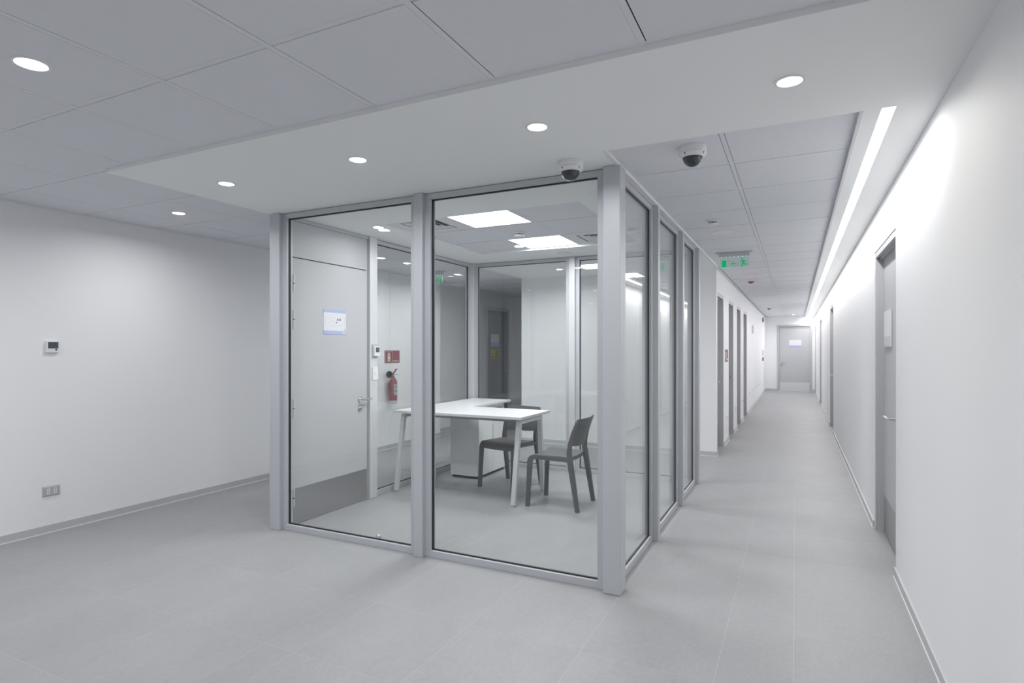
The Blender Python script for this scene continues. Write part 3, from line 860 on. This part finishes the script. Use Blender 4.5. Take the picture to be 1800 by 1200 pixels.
MB().sweep([(ex, ey - 0.012, 1.048), (ex, ey + 0.04, 1.050), (ex, ey + 0.095, 1.040)], 0.009, 0.004).build('carry_handle', 'chrome', t)
m = MB().lathe([(0.014, 0.0), (0.018, 0.02), (0.046, 0.10), (0.050, 0.125), (0.046, 0.125), (0.015, 0.03), (0, 0.03)], (ex, ey - 0.005, 1.046), (0.25, -1, 0.05), 28)
m.build('horn', 'horn', t, smooth=True)
MB().box((ex - 0.02, ey - 0.02, 0.90), (XW, ey + 0.02, 0.93)).build('wall_bracket', 'steel', t)
lab = MB(); seg = 10
A = []
for z in (0.765, 0.915):
    A.append([lab.bm.verts.new((ex + 0.0567 * math.cos(-0.75 + 1.3 * k / seg), ey + 0.0567 * math.sin(-0.75 + 1.3 * k / seg), z)) for k in range(seg + 1)])
for k in range(seg): lab.bm.faces.new((A[0][k], A[0][k + 1], A[1][k + 1], A[1][k]))
lb = lab.build('paper_label', 'label', t, smooth=True)
m = MB()
for zz, hh in ((0.868, 0.020), (0.808, 0.022)):
    for k in range(5):
        a0 = -0.60 + 0.21 * k
        for q, (da, dz0, dz1) in enumerate(((0, 0, 1), (0.06, 0.55, 1) if k % 2 else (0.06, 0, 0.4), (0.12, 0, 0.9))):
            a = a0 + da
            m.box((ex + 0.0566 * math.cos(a) - 0.001, ey + 0.0566 * math.sin(a) - 0.002, zz + hh * dz0), (ex + 0.0566 * math.cos(a) + 0.001, ey + 0.0566 * math.sin(a) + 0.0015, zz + hh * dz1))
m.build('label_print', 'ink', lb)['kind'] = 'stuff'

# controls on the office door post
XP = -3.59
t = thing('thermostat', 'white thermostat with grey backplate on the post beside the office door', 'thermostat', (XP, 4.39, 1.31))
box('backplate', (XP, 4.338, 1.318), (XP + 0.006, 4.417, 1.452), 'grey_plastic', t, 0.001)
b = box('body', (XP + 0.006, 4.346, 1.340), (XP + 0.026, 4.428, 1.432), 'white_plastic', t, 0.003)
box('screen', (XP + 0.026, 4.362, 1.375), (XP + 0.0266, 4.416, 1.422), 'lcd', t)
MB().lathe([(0, 0.0006), (0.004, 0.0006), (0.004, 0)], (XP + 0.026, 4.405, 1.362), (1, 0, 0), 10).build('button', 'ink', t)
t = thing('light_switch', 'white light switch below the thermostat beside the office door', 'switch', (XP, 4.385, 1.115))
box('plate', (XP, 4.342, 1.115), (XP + 0.009, 4.416, 1.236), 'white_plastic', t, 0.002)
box('rocker', (XP + 0.009, 4.366, 1.162), (XP + 0.013, 4.392, 1.190), 'paper', t, 0.001)

# ------------------------------------------------------------------ corridor wall fittings
XC = -0.935
for k, (y, z, lab_) in enumerate(((9.30, 0.375, 'between the first and second narrow doors'), (10.66, 0.385, 'between the second and third narrow doors'), (12.07, 0.395, 'between the third and fourth narrow doors'),
        (14.03, 0.405, 'just past the fourth narrow door'), (15.29, 0.405, 'second past the fourth narrow door'), (16.41, 0.408, 'third past the fourth narrow door'), (17.43, 0.415, 'fourth past the fourth narrow door'), (18.58, 0.42, 'nearest the corridor end door'))):
    outlet_wallx(XC, 1, y, z, 'low power outlet on the corridor wall ' + lab_, group='corridor outlets', mat='white_plastic')
n = tag(box('fire_sign', (XC, 9.05, 1.215), (XC + 0.006, 9.38, 1.395), 'red_sign'), 'red and white fire sign on the wall between the first two narrow doors', 'sign')
m = MB().box((XC + 0.006, 9.065, 1.23), (XC + 0.0068, 9.072, 1.38)).box((XC + 0.006, 9.20, 1.23), (XC + 0.0068, 9.207, 1.38)).box((XC + 0.006, 9.11, 1.25), (XC + 0.0068, 9.165, 1.36)).box((XC + 0.006, 9.225, 1.235), (XC + 0.0068, 9.36, 1.262))
m.build('symbol_print', 'cream', n)
n = tag(box('room_plate', (XC, 14.86, 1.78), (XC + 0.02, 15.26, 1.96), 'faint', bev=0.002), 'small grey plate high on the corridor wall past the last narrow door', 'sign')
t = thing('fire_alarm_sounder', 'red fire alarm sounder high on the wall near the corridor end door', 'fire alarm', (XC, 19.6, 2.22))
box('base', (XC, 19.53, 2.23), (XC + 0.03, 19.67, 2.37), 'red', t, 0.004)
box('strobe', (XC + 0.03, 19.565, 2.26), (XC + 0.055, 19.635, 2.30), 'white_plastic', t, 0.004)
t = thing('keypad', 'small grey keypad above the red call point near the corridor end', 'keypad', (XC, 19.6, 1.18))
box('body', (XC, 19.55, 1.18), (XC + 0.03, 19.65, 1.36), 'faint', t, 0.003)
box('screen', (XC + 0.03, 19.565, 1.30), (XC + 0.0306, 19.635, 1.34), 'lcd', t)
t = thing('call_point', 'small red fire call point under the grey keypad near the corridor end', 'call point', (XC, 19.6, 1.03))
box('body', (XC, 19.55, 1.03), (XC + 0.035, 19.65, 1.14), 'red', t, 0.004)
box('push_plate', (XC + 0.035, 19.575, 1.055), (XC + 0.0356, 19.625, 1.105), 'white_plastic', t)

# ------------------------------------------------------------------ office furniture
DZ = 0.80
desk = thing('desk', 'white L-shaped desk with slanted silver legs inside the glass office', 'desk', (-2.89, 5.0, 0))
L0, R0, F0, B0, RB, RX = -3.583, -2.19, 4.66, 5.335, 6.255, -3.075
def top(name, a, b):
    o = box(name, (*a, DZ - 0.024), (*b, DZ), 'desk', desk, 0.001)
    m = MB(); w = 0.0012
    m.box((a[0] - w, a[1] - w, DZ - 0.024), (b[0] + w, a[1], DZ - 0.001)).box((b[0], a[1], DZ - 0.024), (b[0] + w, b[1], DZ - 0.001))
    m.build('edge_band', 'desk_edge', o)
top('tabletop', (L0, F0), (R0, B0))
top('return_top', (L0, B0 + 0.002), (RX, RB))
def leg(p0, p1, side, hw=0.021, hd=0.016):
    l = MB().sweep([p0, p1], [hw * 0.95, hw * 1.05], [hd, hd * 1.15], side).build('leg', 'desk_leg', desk)
    MB().cyl((p0[0], p0[1], 0.0), (p0[0], p0[1], p0[2] + 0.002), 0.017, seg=14).build('foot', 'grey_plastic', l, smooth=True)
zt = DZ - 0.055
for lx in (-3.545, -2.262):
    leg((lx, 4.652, 0.016), (lx, 4.775, zt), (1, 0, 0)); leg((lx, 5.315, 0.016), (lx, 5.245, zt), (1, 0, 0))
    box('end_beam', (lx - 0.021, 4.762, zt - 0.022), (lx + 0.021, 5.26, zt + 0.014), 'desk_leg', desk, 0.002)
    box('spacer', (lx - 0.016, 4.79, zt + 0.014), (lx + 0.016, 4.82, DZ - 0.024), 'desk_beam', desk)
    box('spacer', (lx - 0.016, 5.19, zt + 0.014), (lx + 0.016, 5.22, DZ - 0.024), 'desk_beam', desk)
box('long_beam', (-3.53, 4.80, zt - 0.008), (-2.275, 4.84, DZ - 0.026), 'desk_beam', desk)
box('long_beam', (-3.53, 5.16, zt - 0.008), (-2.275, 5.20, DZ - 0.026), 'desk_beam', desk)
leg((-3.105, 6.19, 0.016), (-3.165, 6.19, zt), (0, 1, 0)); leg((-3.55, 6.19, 0.016), (-3.50, 6.19, zt), (0, 1, 0))
box('end_beam', (-3.51, 6.17, zt - 0.02), (-3.15, 6.21, zt + 0.014), 'desk_leg', desk, 0.002)
box('long_beam', (-3.19, 5.34, zt - 0.02), (-3.15, 6.17, zt + 0.014), 'desk_leg', desk, 0.002)
box('spacer', (-3.19, 6.14, zt + 0.014), (-3.15, 6.17, DZ - 0.024), 'desk_beam', desk)

cab = thing('pedestal_cabinet', 'white pedestal cabinet standing under the desk return', 'cabinet', (-3.26, 5.8, 0))
box('body', (-3.425, 5.46, 0.028), (-3.086, 6.12, 0.70), 'cab', cab, 0.001)
box('plinth', (-3.405, 5.475, 0.0), (-3.098, 6.105, 0.028), 'black', cab)
for a, b in ((5.462, 5.782), (5.788, 6.118)):
    dd = box('door', (-3.0855, a, 0.032), (-3.068, b, 0.696), 'cab', cab, 0.0015)
    box('pull_edge', (-3.0675, (a if a > 5.6 else b - 0.012), 0.40), (-3.065, (a + 0.012 if a > 5.6 else b), 0.56), 'alu_light', dd)

def make_chair(label, loc, rz):
    t = thing('stacking_chair', label, 'chair', loc, rz, group='charcoal stacking chairs')
    zs = 0.466
    for sx in (-1, 1):
        x = 0.205 * sx
        pts = [(x * 1.04, -0.232, 0.0), (x * 1.02, -0.222, 0.22), (x, -0.213, 0.395)]
        for k in range(1, 6):
            a = PI / 2 * k / 5
            pts.append((x, -0.213 + 0.05 * (1 - math.cos(a)), 0.395 + 0.052 * math.sin(a)))
        pts += [(x, -0.02, 0.444), (x, 0.155, 0.440)]
        n_ = len(pts)
        MB().sweep(pts, [0.015] * n_, [0.017, 0.018, 0.021, 0.022, 0.022, 0.021, 0.020, 0.019, 0.018, 0.017]).build('leg', 'chair', t, local=True, smooth=True)
        pts = [(x * 1.06, 0.240, 0.0), (x * 1.04, 0.205, 0.22), (x * 1.02, 0.172, 0.42), (x * 1.0, 0.160, 0.50), (x * 0.99, 0.168, 0.58), (x * 0.985, 0.195, 0.68), (x * 0.98, 0.226, 0.76), (x * 0.97, 0.244, 0.795)]
        MB().sweep(pts, [0.014, 0.016, 0.017, 0.016, 0.015, 0.013, 0.011, 0.008], [0.017, 0.020, 0.023, 0.020, 0.016, 0.012, 0.010, 0.008]).build('leg', 'chair', t, local=True, smooth=True)
    # seat: shallow dished slab
    m = MB(); nx, ny = 10, 10
    def sz(u, v):
        z = zs - 0.012 * (1 - (2 * u - 1) ** 2) * (0.4 + 0.6 * v)
        if v < 0.15: z -= 0.030 * ((0.15 - v) / 0.15) ** 2
        return z
    g0 = [[m.bm.verts.new((-0.205 + 0.41 * i / nx, -0.222 + 0.385 * j / ny, sz(i / nx, j / ny))) for j in range(ny + 1)] for i in range(nx + 1)]
    g1 = [[m.bm.verts.new((-0.205 + 0.41 * i / nx, -0.222 + 0.385 * j / ny, sz(i / nx, j / ny) - (0.034 if j in (0, ny) else 0.022))) for j in range(ny + 1)] for i in range(nx + 1)]
    for i in range(nx):
        for j in range(ny):
            m.bm.faces.new((g0[i][j], g0[i + 1][j], g0[i + 1][j + 1], g0[i][j + 1]))
            m.bm.faces.new((g1[i][j], g1[i][j + 1], g1[i + 1][j + 1], g1[i + 1][j]))
    for i in range(nx):
        m.bm.faces.new((g0[i][0], g1[i][0], g1[i + 1][0], g0[i + 1][0])); m.bm.faces.new((g0[i][ny], g0[i + 1][ny], g1[i + 1][ny], g1[i][ny]))
    for j in range(ny):
        m.bm.faces.new((g0[0][j], g0[0][j + 1], g1[0][j + 1], g1[0][j])); m.bm.faces.new((g0[nx][j], g1[nx][j], g1[nx][j + 1], g0[nx][j + 1]))
    m.build('seat', 'chair', t, local=True, smooth=True)
    # backrest: bowed panel
    m = MB(); nx, nz = 12, 8
    def bp(i, j, th):
        u = -1 + 2 * i / nx; v = j / nz
        z0 = 0.548 + 0.018 * (u * u); z1 = 0.800
        z = z0 + (z1 - z0) * v
        yy = 0.160 + 0.008 * min(1, max(0, (z - 0.50) / 0.08)) + 0.078 * max(0, (z - 0.58) / 0.22) ** 1.1
        return (u * 0.206, yy + 0.030 * (1 - u * u) + th, z)
    f0 = [[m.bm.verts.new(bp(i, j, -0.006)) for j in range(nz + 1)] for i in range(nx + 1)]
    f1 = [[m.bm.verts.new(bp(i, j, 0.006)) for j in range(nz + 1)] for i in range(nx + 1)]
    for i in range(nx):
        for j in range(nz):
            m.bm.faces.new((f0[i][j], f0[i + 1][j], f0[i + 1][j + 1], f0[i][j + 1]))
            m.bm.faces.new((f1[i][j], f1[i][j + 1], f1[i + 1][j + 1], f1[i + 1][j]))
    for i in range(nx):
        m.bm.faces.new((f0[i][0], f1[i][0], f1[i + 1][0], f0[i + 1][0])); m.bm.faces.new((f0[i][nz], f0[i + 1][nz], f1[i + 1][nz], f1[i][nz]))
    for j in range(nz):
        m.bm.faces.new((f0[0][j], f0[0][j + 1], f1[0][j + 1], f1[0][j])); m.bm.faces.new((f0[nx][j], f1[nx][j], f1[nx][j + 1], f0[nx][j + 1]))
    m.build('backrest', 'chair', t, local=True, smooth=True)
    return t
make_chair('charcoal plastic chair turned sideways in front of the desk end', (-1.930, 4.955, 0), -PI / 2)
make_chair('charcoal plastic chair tucked behind the desk beside the white cabinet', (-2.646, 5.372, 0), -0.21)

# ------------------------------------------------------------------ small things on the floor
t = thing('door_stop', 'small domed steel door stop on the floor behind the front glass', 'door stop', (-2.782, 3.434, 0))
MB().lathe([(0.022, 0.0), (0.022, 0.006), (0.019, 0.008), (0.019, 0.02), (0.016, 0.030), (0.009, 0.036), (0, 0.038)], (-2.782, 3.434, 0)).build('dome', 'chrome', t, smooth=True)
MB().lathe([(0.0225, 0.009), (0.0225, 0.017), (0.019, 0.017), (0.019, 0.009)], (-2.782, 3.434, 0)).build('rubber_ring', 'grey_plastic', t, smooth=True)
